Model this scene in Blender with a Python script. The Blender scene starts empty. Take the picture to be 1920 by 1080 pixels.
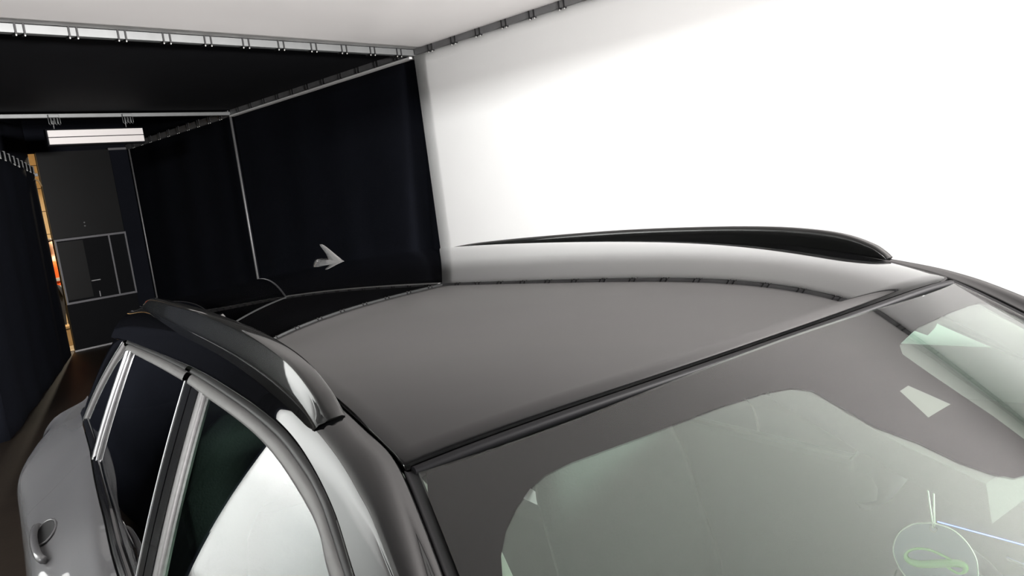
import bpy, bmesh, math, random
from mathutils import Vector, Matrix
S = bpy.context.scene
COL = S.collection
rnd = random.Random(7)

# ------------------------------------------------------------------ camera
# world = the studio's own axes: x to the right wall, y down the tunnel, z up; the photographer stands at x=y=0
YAW, PITCH, ROLL = 0.590 + 0.23579, 0.132, -0.126
def cam_axes(yaw, pitch, roll):
    f = Vector((math.sin(yaw)*math.cos(pitch), math.cos(yaw)*math.cos(pitch), -math.sin(pitch)))
    r = Vector((math.cos(yaw), -math.sin(yaw), 0)); u = r.cross(f)
    c, s = math.cos(roll), math.sin(roll)
    return c*r + s*u, -s*r + c*u, f
cr, cu, cf = cam_axes(YAW, PITCH, ROLL)
cam = bpy.data.objects.new('camera', bpy.data.cameras.new('camera'))
COL.objects.link(cam)
cam.matrix_world = Matrix(((cr.x, cu.x, -cf.x, 0), (cr.y, cu.y, -cf.y, 0), (cr.z, cu.z, -cf.z, 1.746), (0, 0, 0, 1)))
cam.data.sensor_width = 36; cam.data.lens = 36*1409/1920; cam.data.clip_start = .02
S.camera = cam

# ------------------------------------------------------------------ world, lamps, exposure
w = bpy.data.worlds.new('world'); S.world = w; w.use_nodes = True
w.node_tree.nodes['Background'].inputs[0].default_value = (.5, .55, .6, 1)
w.node_tree.nodes['Background'].inputs[1].default_value = .02
S.view_settings.view_transform = 'Standard'; S.view_settings.look = 'None'
S.view_settings.exposure = 0; S.view_settings.gamma = 1; S.view_settings.use_curve_mapping = False

def area(name, loc, target, sx, sy, power, col=(1, 1, 1), spread=180):
    l = bpy.data.lights.new(name, 'AREA'); l.shape = 'RECTANGLE'; l.size = sx; l.size_y = sy
    l.energy = power; l.color = col; l.spread = math.radians(spread)
    o = bpy.data.objects.new(name, l); COL.objects.link(o); o.location = loc
    d = Vector(target) - Vector(loc); o.rotation_euler = d.to_track_quat('-Z', 'Y').to_euler()
    return o
area('studio_strip_light', (-2.75, 2.9, 2.47), (5.48, 2.9, 2.45), 5.2, .045, 112, (1, .995, .985), 64)
area('added_left_light', (-2.3, 2.6, 3.0), (-1.6, 5.99, .9), 1.4, .5, 320, (.97, 1, .98), 105)  # assumed lamp, added to brighten the wall left of the tunnel mouth
area('added_ceiling_light', (3.7, -4.2, 1.7), (1.9, 4.4, 3.27), 1.2, .4, 445, (1, .965, .95), 74)  # unseen light added to raise the brightness of the ceiling
area('added_low_wash', (3.1, -2.0, 1.0), (5.48, 2.2, .75), .9, .2, 20, (1, .995, .985), 50)  # added light filling the car's shadow low on the right wall
area('warehouse_fill', (4.9, 13.75, 3.3), (4.5, 15.2, 1.1), .3, .3, 38, (1, .87, .66), 90)  # added fill so the person's near side is not dark
area('warehouse_lamp', (5.6, 17.2, 4.2), (4.0, 14.2, .5), .3, .3, 240, (1, .87, .66), 170)

# ------------------------------------------------------------------ materials
def mat(name, col, rough=.5, metal=0, coat=0, noise=None, bump=None, spec=.5, emit=0, coat_rough=.03):
    m = bpy.data.materials.new(name); m.use_nodes = True
    nt = m.node_tree; b = nt.nodes['Principled BSDF']
    b.inputs['Base Color'].default_value = (*col, 1); b.inputs['Roughness'].default_value = rough
    b.inputs['Metallic'].default_value = metal; b.inputs['Coat Weight'].default_value = coat
    b.inputs['Coat Roughness'].default_value = coat_rough; b.inputs['Specular IOR Level'].default_value = spec
    if emit:
        b.inputs['Emission Color'].default_value = (*col, 1); b.inputs['Emission Strength'].default_value = emit
    if noise or bump:
        tc = nt.nodes.new('ShaderNodeTexCoord')
    if noise:
        sc, amt = noise
        n = nt.nodes.new('ShaderNodeTexNoise'); n.inputs['Scale'].default_value = sc; n.inputs['Detail'].default_value = 6
        nt.links.new(tc.outputs['Object'], n.inputs['Vector'])
        mx = nt.nodes.new('ShaderNodeMix'); mx.data_type = 'RGBA'
        mx.inputs[6].default_value = (*[c*(1-amt) for c in col], 1); mx.inputs[7].default_value = (*[min(1, c*(1+amt)) for c in col], 1)
        nt.links.new(n.outputs['Fac'], mx.inputs[0]); nt.links.new(mx.outputs[2], b.inputs['Base Color'])
    if bump:
        sc, st = bump
        n2 = nt.nodes.new('ShaderNodeTexNoise'); n2.inputs['Scale'].default_value = sc; n2.inputs['Detail'].default_value = 4
        nt.links.new(tc.outputs['Object'], n2.inputs['Vector'])
        bp = nt.nodes.new('ShaderNodeBump'); bp.inputs['Strength'].default_value = st; bp.inputs['Distance'].default_value = .01
        nt.links.new(n2.outputs['Fac'], bp.inputs['Height']); nt.links.new(bp.outputs['Normal'], b.inputs['Normal'])
    return m

def glass_mat(name, tint, two=False, cap=1.0, haze=0):
    """clear pane: Schlick reflection over tinted see-through"""
    m = bpy.data.materials.new(name); m.use_nodes = True; nt = m.node_tree; nt.nodes.clear()
    N = nt.nodes.new; L = nt.links.new
    out = N('ShaderNodeOutputMaterial'); mix = N('ShaderNodeMixShader'); tr = N('ShaderNodeBsdfTransparent'); gl = N('ShaderNodeBsdfGlossy')
    tr.inputs[0].default_value = (*tint, 1); gl.inputs[0].default_value = (1, 1, 1, 1); gl.inputs['Roughness'].default_value = .003
    g = N('ShaderNodeNewGeometry'); dp = N('ShaderNodeVectorMath'); dp.operation = 'DOT_PRODUCT'
    L(g.outputs['Normal'], dp.inputs[0]); L(g.outputs['Incoming'], dp.inputs[1])
    def mth(op, a, b=None):
        n = N('ShaderNodeMath'); n.operation = op
        for i, v in enumerate((a, b)):
            if v is None: continue
            if isinstance(v, (int, float)): n.inputs[i].default_value = v
            else: L(v, n.inputs[i])
        return n.outputs[0]
    c = mth('ABSOLUTE', dp.outputs['Value'])
    r = mth('ADD', mth('MULTIPLY', mth('POWER', mth('SUBTRACT', 1.0, c), 5.0), .957), .043)
    if two: r = mth('DIVIDE', mth('MULTIPLY', r, 2.0), mth('ADD', r, 1.0))
    r = mth('MINIMUM', r, cap)
    if haze:   # thin even film of pale haze on the inner face
        df = N('ShaderNodeBsdfDiffuse'); df.inputs[0].default_value = (.72, .78, .74, 1); m2 = N('ShaderNodeMixShader'); m2.inputs[0].default_value = haze
        L(tr.outputs[0], m2.inputs[1]); L(df.outputs[0], m2.inputs[2]); L(m2.outputs[0], mix.inputs[1])
    else: L(tr.outputs[0], mix.inputs[1])
    L(r, mix.inputs[0]); L(gl.outputs[0], mix.inputs[2]); L(mix.outputs[0], out.inputs[0])
    return m

M_wall = mat('white_studio_cloth', (.83, .835, .83), .75, noise=(1.2, .02), bump=(2.0, .05))
M_ceil = mat('white_ceiling_cloth', (.80, .782, .772), .8, noise=(.9, .03), bump=(1.2, .08))
M_black = mat('black_molton', (.0056, .0064, .0096), .85, noise=(3, .2), bump=(60, .15), spec=.06)
M_blackc = mat('black_ceiling_cloth', (.008, .0085, .0105), .7, noise=(2, .3), spec=.12)
M_floor = mat('dark_epoxy_floor', (.017, .0125, .0095), .42, noise=(5, .35), bump=(25, .06), spec=.25)
M_alu = mat('mill_aluminium', (.19, .197, .197), .5, .5, noise=(9, .12))
M_alud = mat('dull_aluminium', (.22, .22, .225), .5, .6, noise=(9, .2))
M_strap = mat('black_rubber_strap', (.008, .008, .009), .6)
M_bulb = mat('strap_ball', (.5, .5, .48), .4)
M_doorg = mat('black_door_laminate', (.006, .0064, .0066), .4, noise=(2.5, .25), spec=.12)
M_doorb = mat('black_door_panel', (.002, .0024, .0034), .6, spec=.08)
M_frame = mat('grey_door_frame', (.10, .10, .108), .5, .3)
M_lamp = mat('lamp_diffuser', (.50, .475, .465), .5, emit=.16)
M_skirt = mat('dark_skirting', (.02, .02, .02), .6)

M_roof = mat('black_car_paint', (.003, .0031, .0034), .35, 0, 1.0, coat_rough=.012, spec=0)
M_body = mat('grey_metallic_paint', (.17, .17, .176), .38, .25, 1.0, spec=0, coat_rough=.015, noise=(400, .06))
M_seal = mat('black_rubber_seal', (.006, .006, .007), .6, spec=.2)
M_sealg = mat('glossy_black_trim', (.006, .006, .007), .16, coat=.6)
M_trim = mat('satin_window_trim', (.15, .148, .145), .48, .5, noise=(40, .12))
M_fsl = mat('satin_black_frame', (.014, .014, .014), .42, spec=.35)
M_chan = mat('grey_run_channel', (.16, .155, .155), .42, .3, noise=(120, .25))
M_chrome = mat('brushed_bright_strip', (.42, .42, .43), .25, .9)
M_rail = mat('black_rail_anodised', (.008, .0083, .008), .35, 0, 0.95, coat_rough=.035, spec=.05)
M_fin = mat('grey_fin_paint', (.10, .10, .10), .3, .1, 1.0, coat_rough=.03, spec=0)
M_frit = mat('black_ceramic_frit', (.006, .0055, .006), .7, spec=0)
M_int = mat('dark_trim_plastic', (.010, .010, .010), .6, bump=(300, .1))
M_seat = mat('charcoal_seat_cloth', (.016, .016, .017), .85, bump=(150, .2))
M_head = mat('grey_headliner', (.20, .20, .19), .9)
M_dash = mat('dark_dashboard', (.018, .018, .018), .7, bump=(250, .1))
M_gl = glass_mat('windshield_glass', (.90, .97, .92))
M_gl2 = glass_mat('windshield_inner_ply', (.86, .96, .89), haze=.055)
M_sg = glass_mat('green_side_glass', (.60, .80, .70), True)
M_pg = glass_mat('privacy_glass', (.04, .045, .045), True)
M_led = mat('blue_ambient_light', (.16, .2, 1.0), .5, emit=3.0)
M_tag = mat('blue_grey_tag_card', (.11, .13, .18), .5)
M_tage = mat('pale_tag_rim', (.6, .6, .57), .4)
M_green = mat('green_print', (.17, .42, .10), .5)
M_string = mat('white_string', (.8, .82, .76), .6)
M_tyre = mat('tyre_rubber', (.015, .015, .015), .8)

# ------------------------------------------------------------------ helpers
def link(name, me, m=None, parent=None, smooth=False):
    o = bpy.data.objects.new(name, me); COL.objects.link(o)
    if m:
        for mm in (m if isinstance(m, (list, tuple)) else [m]): me.materials.append(mm)
    if parent: o.parent = parent
    if smooth:
        for p in me.polygons: p.use_smooth = True
    return o
def obj(name, bm, m, parent=None, smooth=False, recalc=True):
    if recalc: bmesh.ops.recalc_face_normals(bm, faces=bm.faces)
    me = bpy.data.meshes.new(name); bm.to_mesh(me); bm.free()
    return link(name, me, m, parent, smooth)
def box(bm, c, s, rot=None):
    r = bmesh.ops.create_cube(bm, size=1)
    mtx = Matrix.Translation(c) @ (rot if rot else Matrix()) @ Matrix.Diagonal((*s, 1))
    bmesh.ops.transform(bm, matrix=mtx, verts=r['verts']); return r['verts']
def bx(name, c, s, m, parent=None, rot=None, bevel=0):
    bm = bmesh.new(); box(bm, c, s, rot)
    if bevel: bmesh.ops.bevel(bm, geom=bm.edges[:], offset=bevel, segments=2, profile=.5, affect='EDGES')
    return obj(name, bm, m, parent)
def grid(name, rows, m, parent=None, smooth=True, flip=False, mats=None):
    n = len(rows[0]); vs = [tuple(p) for r in rows for p in r]; fs = []
    for i in range(len(rows)-1):
        for j in range(n-1):
            q = (i*n+j, i*n+j+1, (i+1)*n+j+1, (i+1)*n+j); fs.append(q[::-1] if flip else q)
    me = bpy.data.meshes.new(name); me.from_pydata(vs, [], fs); me.update()
    return link(name, me, m, parent, smooth)
def frames(pts):
    pts = [Vector(p) for p in pts]; out = []
    for i, p in enumerate(pts):
        a = pts[max(0, i-1)]; b = pts[min(len(pts)-1, i+1)]; t = (b-a).normalized()
        ref = Vector((0, 0, 1)) if abs(t.z) < .95 else Vector((1, 0, 0))
        n = ref.cross(t).normalized(); out.append((p, n, t.cross(n).normalized()))
    return out
def tube(bm, pts, r, seg=8, cap=True):
    fr = frames(pts); rings = []
    for k, (p, a, b) in enumerate(fr):
        rr = r[k] if isinstance(r, (list, tuple)) else r
        rings.append([bm.verts.new(p + rr*(math.cos(2*math.pi*i/seg)*a + math.sin(2*math.pi*i/seg)*b)) for i in range(seg)])
    for x, y in zip(rings[:-1], rings[1:]):
        for i in range(seg): bm.faces.new((x[i], x[(i+1) % seg], y[(i+1) % seg], y[i]))
    if cap: bm.faces.new(rings[0][::-1]); bm.faces.new(rings[-1])
def tb(name, pts, r, m, parent=None, seg=8):
    bm = bmesh.new(); tube(bm, pts, r, seg); return obj(name, bm, m, parent, True)
def loft(name, secs, m, parent=None, smooth=True, closed=True, cap=True):
    """sections: lists of points, each a closed loop"""
    bm = bmesh.new(); R = [[bm.verts.new(p) for p in s] for s in secs]; n = len(R[0])
    for a, b in zip(R[:-1], R[1:]):
        for i in range(n if closed else n-1): bm.faces.new((a[i], a[(i+1) % n], b[(i+1) % n], b[i]))
    if cap and closed: bm.faces.new([bm.verts.new(v.co) for v in R[0][::-1]]); bm.faces.new([bm.verts.new(v.co) for v in R[-1]])
    o = obj(name, bm, m, parent, smooth)
    if cap and closed:
        for p in list(o.data.polygons)[-2:]: p.use_smooth = False
    return o
def tag(o, label, cat, group=None):
    o['label'] = label; o['category'] = cat
    if group: o['group'] = group
    return o
def empty(name, loc=(0, 0, 0), rz=0, label=None, cat=None, group=None):
    o = bpy.data.objects.new(name, None); COL.objects.link(o); o.location = loc; o.rotation_euler = (0, 0, rz)
    o.empty_display_size = .1
    if label: tag(o, label, cat, group)
    return o
def struct(o, label=None):
    o['kind'] = 'structure'
    if label: o['label'] = label
    return o
def cr_spline(P, n):
    """Catmull-Rom through points, n samples in all"""
    P = [Vector(p) for p in P]; m = len(P)-1; out = []
    for k in range(n):
        t = k/(n-1)*m; i = min(int(t), m-1); f = t-i
        p1, p2 = P[i], P[i+1]; p0 = P[i-1] if i else 2*p1-p2; p3 = P[i+2] if i+2 <= m else 2*p2-p1
        out.append(.5*((2*p1)+(p2-p0)*f+(2*p0-5*p1+4*p2-p3)*f*f+(3*p1-p0-3*p2+p3)*f**3))
    return out
def lerp_tab(tab, x):
    if x <= tab[0][0]: return tab[0][1]
    for (a, b), (c, d) in zip(tab[:-1], tab[1:]):
        if x <= c: return b+(d-b)*(x-a)/(c-a)
    return tab[-1][1]

# ================================================================== THE STUDIO
XW, YT, YM, YE = 5.48, 5.99, 9.89, 13.47
ZW, ZC = 3.21, 3.275
XL, XO = -3.2, -.52            # left studio wall, left edge of the tunnel mouth
struct(bx('floor', (2, 6, -.05), (16, 30, .1), M_floor), 'dark brown sealed floor of the studio and tunnel')
def wall_cloth(name, a, b, z0, z1, m, fold=None, nx=60, nz=24, label=None, thick=.03, along=None):
    """hung cloth wall from a to b (plan points); fold(u, v) pushes the cloth off its plane"""
    a, b = Vector((*a, 0)), Vector((*b, 0)); d = b-a; n = Vector((-d.y, d.x, 0)).normalized()
    rows = []
    for j in range(nz+1):
        v = j/nz
        rows.append([a + d*(i/nx+(along(i/nx, v) if along else 0)) + n*(fold(i/nx, v) if fold else 0) + Vector((0, 0, z0+(z1-z0)*v)) for i in range(nx+1)])
    o = grid(name, rows, m)
    md = o.modifiers.new('thickness', 'SOLIDIFY'); md.thickness = thick; md.offset = -1
    return struct(o, label)
# white studio
wall_cloth('wall_right', (XW, YT), (XW, -5), .36, ZW+.02, M_wall, label='bright white cloth wall to the right of the car', thick=-.03)
struct(bx('baseboard_right', (XW+.02, .5, .18), (.06, 10.98, .36), M_skirt), 'dark skirting below the white right wall')
wall_cloth('wall_back', (XL, YT), (XO, YT), .36, ZW+.05, M_wall, label='white wall left of the tunnel mouth')
struct(bx('baseboard_back', ((XL+XO)/2, YT+.03, .18), (XO-XL, .06, .36), M_skirt))
wall_cloth('wall_left', (XL, -5), (XL, YT), 0, ZC, M_wall, label='white left wall of the studio')
wall_cloth('wall_front', (XW, -5), (XL, -5), 0, ZC, M_wall, label='white front wall behind the photographer')
def cfold(x, y):  # soft sag and a long diagonal crease of the stretched ceiling
    return .012*math.sin(x*1.3+.4)*math.sin(y*.9) - .010*math.exp(-((x-4.75+.55*(5.9-y))/.10)**2)*max(0, 1-(5.9-y)/2.2)
rows = [[(XL+(XW-XL)*i/80, -5+(YT-.03+5)*j/80, ZC+cfold(XL+(XW-XL)*i/80, -5+(YT-.03+5)*j/80)*min(1, (80-j)/4, (80-i)/4)) for i in range(81)] for j in range(81)]
o = grid('ceiling', rows, M_ceil); md = o.modifiers.new('t', 'SOLIDIFY'); md.thickness = .02; md.offset = 1
struct(o, 'white stretched cloth ceiling over the car')
# tunnel
def rfold(u, v):
    # u=0 at the white corner; a loose vertical fold near the corner, faint ripples beyond
    f = .12*math.exp(-((u-.075-.05*(1-v)+.06*v)/.03)**2)*(.25+.75*min(1, (1-v)*2.2))
    return -(f + .006*math.sin(u*26+v*1.3)*(1-.5*v) + .012*math.exp(-((u-.33)/.05)**2)*(1-v))
wall_cloth('wall_tunnel_right', (XW, YT), (XW, YM), 0, ZW, M_black, lambda u, v: -rfold(u, v)*-1, 120, 24, 'black cloth side of the tunnel next to the white wall', thick=-.03)
wall_cloth('wall_tunnel_far', (XW, YM), (XW, YE+.1), 0, ZW, M_black, lambda u, v: -.006*math.sin(u*24+v), 60, 16, 'black cloth side of the tunnel beside the far door', thick=-.03)
def bfold(u, v): return .01*math.sin(u*30+v)
struct(bx('ceiling_tunnel', ((XO+XW)/2, (YT+YM)/2, ZC+.03), (XW-XO+.3, YM-YT, .04), M_blackc), 'black cloth ceiling of the near tunnel bay')
struct(bx('ceiling_tunnel_far', ((XO+XW)/2, (YM+YE)/2+.2, ZC+.5), (XW-XO+.6, YE-YM+.6, .04), M_black), 'black cloth ceiling of the far tunnel bay')
struct(bx('wall_tunnel_upper', (XW+.02, (YM+YE)/2+.2, 3.5), (.05, YE-YM+.6, .6), M_black)); struct(bx('wall_tunnel_drop', ((XO+XW)/2, YM+.06, 3.55), (XW-XO+.6, .04, .52), M_black))
wall_cloth('wall_tunnel_left', (XO, 8.26), (XO, YT), 0, ZC, M_black, bfold, 40, 8)
wall_cloth('wall_tunnel_step', (1.77, 8.26), (XO, 8.26), 0, ZC, M_black, bfold, 30, 8)
wall_cloth('wall_diagonal', (3.872, 13.25), (1.75, 8.24), .0, 2.88, M_black, lambda u, v: .012*math.sin(u*30+2*v)*min(1, u*6), 90, 20, 'black cloth partition slanting towards the far door', along=lambda u, v: .011*math.exp(-u*25)*(1-v)**2+.004*math.sin(v*9)*math.exp(-u*25))
wall_cloth('wall_diagonal_upper', (3.88, 13.4), (2.30, 9.70), 2.8, ZC+.5, M_black)
struct(bx('wall_end_lintel', (4.75, YE+.1, 3.51), (2.5, .06, .60), M_black))
struct(bx('wall_leak_stop', (1.53, 13.42, 1.9), (4.5, .05, 3.8), M_black), 'unseen black panel added behind the slanting partition against stray light')  # added to close off stray warehouse light
struct(bx('wall_end_side', (5.33, YE+.06, 1.6), (.36, .06, 3.24), M_black), 'black panel between door and tunnel side')

# --- far door: laminate top, framed middle, plain bottom
DX0, DX1 = 4.035, 5.135
door = struct(empty('door_1', ((DX0+DX1)/2, YE, 0)), 'tall black far door with a grey framed middle panel')
def dpart(name, x0, x1, z0, z1, d, m, y=0, label=None):
    o = bx(name, ((x0+x1)/2-(DX0+DX1)/2, y, (z0+z1)/2), (x1-x0, d, z1-z0), m, door)
    if label: o['label'] = label
    return o
dpart('upper_panel', DX0, DX1-.01, 1.84, 3.215, .04, M_doorg, label='slightly shiny dark grey upper door panel')
dpart('middle_panel', DX0+.01, DX1-.01, .80, 1.80, .03, M_doorb)
dpart('backing_panel', DX0, DX1+.03, 0, 3.21, .02, M_doorb, .045)  # added behind the door to stop warehouse light leaking between panels
dpart('lower_panel', DX0+.0, DX1, .03, .775, .05, M_doorb)
dpart('shade_strip', DX0+.02, DX0+.42, .84, 1.78, .012, M_doorg, -.02)
dpart('threshold', DX0-.02, DX1, 0, .025, .07, M_alud)
for z in (.79, 1.815): dpart('frame_bar', DX0, DX1, z-.016, z+.016, .035, M_frame, -.03)
for x in (DX0+.012, 4.855, DX1-.014): dpart('frame_bar', x-.013, x+.013, .80, 1.80, .035, M_frame, -.032)
dpart('header_bracket', DX1-.02, DX1+.27, 3.20, 3.235, .05, M_frame, -.01)
for z in (2.055, 2.0):
    bm = bmesh.new(); bmesh.ops.create_uvsphere(bm, u_segments=10, v_segments=6, radius=.016)
    bmesh.ops.transform(bm, matrix=Matrix.Translation((4.53-(DX0+DX1)/2, -.026, z)), verts=bm.verts); obj('bolt_head', bm, M_alu, door, True)
dpart('latch_bar', 4.46, 4.60, 1.09, 1.104, .03, M_alud, -.03)
dpart('latch_bar', 4.545, 4.558, .82, .91, .03, M_alud, -.03)

# --- beams with pairs of rubber straps
STEP = .338
def beam(name, a, b, sec, m, label, up=(0, 0), strap_m=M_strap, n0=.02, straps=True, side=None, flange=None, zsz=None, ball=True, single=False):
    a, b = Vector(a), Vector(b); d = b-a; L = d.length; t = d.normalized()
    rz = math.atan2(t.y, t.x)
    e = tag(empty(name, a, rz), label, 'beam')
    bx('profile', (L/2, 0, 0), (L, sec[0], sec[1]), m, e, bevel=.004)
    if flange: bx('flange', (L/2, flange[0], -sec[1]/2-flange[2]/2), (L, flange[1], flange[2]), flange[3], e)
    if straps:
        bm = bmesh.new(); box(bm, (0, 0, 0), (.013, sec[0]+.012, sec[1]+.022)); src = obj('strap', bm, strap_m, e)
        bm = bmesh.new(); bmesh.ops.create_uvsphere(bm, u_segments=8, v_segments=5, radius=.0065); bs = obj('strap_ball', bm, M_bulb, e, True)
        first = True; x = n0
        while x < L-.03:
            for dx in ((0, ) if single else (0, .054)):
                if x+dx > L: continue
                s = src if first else src.copy(); k = bs if first else bs.copy()
                if not first: COL.objects.link(s); COL.objects.link(k)
                s.location = (x+dx, 0, 0); k.location = (x+dx, side*(sec[0]/2) if side else 0, -sec[1]/2-.016)
                first = False
            x += STEP
    return e
x0 = 1.82-.338*6
beam('tunnel_mouth_beam', (XO, YT, 3.241), (XW, YT, 3.241), (.06, .062), M_alu, 'long aluminium beam with strap pairs along the edge of the white ceiling', n0=x0-XO, side=-1)
beam('tunnel_cross_beam', (XO, YM, 3.238), (XW, YM, 3.238), (.05, .046), M_alu, 'aluminium cross beam above the hanging lamp, deeper in the tunnel', straps=False)
beam('tunnel_side_beam', (XW-.02, YT+.04, 3.25), (XW-.02, YM-.03, 3.25), (.05, .075), M_alud, 'dark side beam with straps over the near black cloth wall', n0=.2, side=1, flange=(-.0, .085, .02, mat('pale_beam_flange', (.75, .75, .74), .5)))
beam('tunnel_side_beam', (XW-.02, YM+.03, 3.25), (XW-.02, YE+.05, 3.25), (.05, .075), M_alud, 'dark side beam with straps over the far black cloth wall', n0=.2, side=1, flange=(-.0, .06, .012, M_alud))
beam('white_wall_beam', (XW-.03, -4.9, 3.245), (XW-.03, YT-.04, 3.245), (.05, .06), M_alud, 'narrow grey beam with straps between white ceiling and white wall', n0=.1, side=1)
beam('partition_beam', (3.885, 13.25, 2.925), (2.0, 8.81, 2.925), (.05, .09), M_doorb, 'black beam with pale straps on top of the slanting partition', strap_m=M_alu, n0=.05, side=1)
def pole(name, p, z0, z1, r, m, label):
    e = tag(tb(name, [(0, 0, z0), (0, 0, (z0+z1)/2), (0, 0, z1)], r, m), label, 'pole'); e.location = (*p, 0); return e
pole('tunnel_pole', (XW-.035, YM), 0, 3.21, .018, M_alud, 'thin grey upright pole between the two black side walls')
pole('tunnel_pole', (XW-.03, YE-.03), 0, 3.22, .014, M_alud, 'thin dark upright pole in the far corner of the tunnel')

# --- shade of the long strip light on the left (outside the picture): it cuts the light off above 2.6 m
sl = tag(empty('strip_lamp', (-2.75, 2.9, 2.486)), 'long black shade of the strip light hanging left of the car', 'lamp')
bx('shade', (.20, 0, .0), (.92, 5.3, .015), M_strap, sl); bx('back_plate', (-.12, 0, -.06), (.02, 5.3, .14), M_strap, sl)
for yy in (-2.2, 2.2): bx('hanger', (-.1, yy, .38), (.03, .03, .75), M_alud, sl)

# --- hanging lamp and its clamps
lamp = tag(empty('hanging_lamp', (3.68, YM-.0, 2.992)), 'long pale two panel lamp hanging below the cross beam', 'lamp')
bx('housing', (0, .05, 0), (1.12, .07, .20), M_doorb, lamp, bevel=.006)
for z in (.043, -.043): bx('diffuser', (0, .008, z), (1.09, .02, .077), M_lamp, lamp, bevel=.003)
for x in (-.45, .37): tb('suspension_rod', [(x, .05, .1), (x, .05, .16), (x, .05, .2)], .006, M_alud, lamp, 6)
for x, lb in ((3.215, 'left of two wire clamps on the cross beam above the lamp'), (4.045, 'right of two wire clamps on the cross beam above the lamp')):
    c = tag(empty('beam_clamp', (x, YM-.045, 3.21)), lb, 'clamp', 'wire clamps on the cross beam')
    bx('clamp_plate', (0, 0, .02), (.11, .03, .035), M_alu, c, bevel=.004)
    for dx in (-.05, -.018, .018, .05):
        tb('wire_loop', [(dx-.012, -.008, .0), (dx-.012, -.012, -.07), (dx, -.014, -.085), (dx+.012, -.012, -.07), (dx+.012, -.008, 0)], .0035, M_alu, c, 6)
# bracket at the partition end; curled cloth corner painted tan as if warmly lit
br = tag(empty('corner_bracket', (3.91, 13.21, 2.80)), 'small bright bracket at the end of the slanting partition', 'bracket')
bx('bracket_plate', (0, 0, .05), (.05, .03, .05), M_alu, br, bevel=.005)
tb('cloth_curl', [(-.12, 0, .0), (-.04, -.01, -.01), (.02, -.01, -.05), (.045, 0, -.13)], .012, mat('warm_lit_cloth', (.35, .24, .12), .6), br)

# --- the warehouse seen through the gap beside the door
M_ware = mat('beige_sheet_wall', (.62, .50, .33), .7, noise=(3, .15))
M_carton = mat('brown_cardboard', (.55, .38, .2), .8, noise=(6, .15))
ww = struct(empty('wall_warehouse', (5.4, 18.6, 0)), 'beige sheet wall of the lit warehouse beyond the door gap')
for k in range(9): bx('wall_sheet', (0, 0, .25+.5*k), (5, .05, .488), M_ware, ww, bevel=.006)
struct(bx('wall_warehouse_right', (7.9, 16.1, 2.2), (.06, 5, 4.4), M_ware)); struct(bx('ceiling_warehouse', (5.2, 16.2, 4.5), (6, 5.4, .06), M_ware))
struct(bx('wall_warehouse_left', (2.9, 16.0, 2.2), (.06, 5, 4.4), M_ware))
struct(bx('floor_warehouse', (5.2, 16.1, .004), (5.4, 4.9, .008), mat('pale_concrete', (.5, .42, .3), .7, noise=(4, .2))), 'pale concrete floor of the lit warehouse')
def carton(p, s, rz, label):
    e = tag(empty('cardboard_box', p, rz), label, 'box')
    bx('carton', (0, 0, s[2]/2), s, M_carton, e, bevel=.006)
    bx('tape_strip', (0, -s[1]/2-.001, s[2]*.5), (.05, .004, s[2]*.98), mat('tape', (.62, .5, .33), .35), e)
    bx('lid_gap', (0, -s[1]/2-.0015, s[2]*.86), (s[0]*.96, .004, .012), M_strap, e)
carton((4.36, 14.55, 0.008), (.42, .32, .34), .3, 'low cardboard box behind the door gap at the person\'s feet')

# ================================================================== PERSON in the warehouse
def skin(name, V, Ed, R, m, parent, sub=2, root=0):
    me = bpy.data.meshes.new(name); me.from_pydata(V, Ed, []); o = link(name, me, m, parent)
    sk = o.modifiers.new('skin', 'SKIN'); sk.use_smooth_shade = True
    for i, r in enumerate(R):
        d = me.skin_vertices[0].data[i]; d.radius = (r, r) if not isinstance(r, tuple) else r; d.use_root = (i == root)
    s = o.modifiers.new('sub', 'SUBSURF'); s.levels = sub; s.render_levels = sub
    return o
M_skin = mat('skin', (.55, .34, .24), .5); M_hivis = mat('orange_hi_vis_cloth', (.95, .13, .015), .65)
M_refl = mat('silver_reflective_tape', (.55, .55, .52), .35, .3); M_trous = mat('dark_work_trousers', (.02, .022, .03), .8)
M_hair = mat('short_dark_hair', (.05, .035, .025), .7); M_boot = mat('black_boot', (.015, .015, .015), .5)
per = tag(empty('person', (4.455, 15.0, .008), .35), 'person in an orange hi vis jacket standing in the gap beside the far door', 'person')
V = [(0, 0, .98), (0, .01, 1.15), (0, .0, 1.33), (0, .0, 1.47), (0, -.01, 1.56), (0, -.02, 1.66), (0, -.025, 1.76), (0, -.015, 1.83)]
R = [(.15, .11), (.135, .10), (.155, .105), (.12, .08), .052, .072, .088, .06]
Ed = [(i, i+1) for i in range(7)]
for s in (-1, 1):
    k = len(V)
    V += [(s*.19, .01, 1.45), (s*.235, .02, 1.18), (s*.23, -.06, .94), (s*.23, -.09, .86)]; R += [.062, .045, .032, (.04, .02)]
    Ed += [(3, k), (k, k+1), (k+1, k+2), (k+2, k+3)]
    for q, (dx, ln) in enumerate(((-.024, .07), (-.008, .082), (.008, .078), (.024, .062))):
        j = len(V); V += [(s*.23+dx*.4, -.1+dx, .85), (s*.225+dx*.4, -.1+dx*1.2, .85-ln*.55), (s*.215+dx*.3, -.095+dx*1.2, .85-ln)]; R += [.010, .009, .008]
        Ed += [(k+3, j), (j, j+1), (j+1, j+2)]
    j = len(V); V += [(s*.205, -.125, .87), (s*.195, -.14, .83)]; R += [.011, .009]; Ed += [(k+3, j), (j, j+1)]
    k = len(V)
    V += [(s*.10, 0, .90), (s*.11, -.01, .50), (s*.115, .02, .10), (s*.12, -.10, .05)]; R += [.095, .062, .045, .04]
    Ed += [(0, k), (k, k+1), (k+1, k+2), (k+2, k+3)]
body = skin('body', V, Ed, R, M_skin, per)
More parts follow.
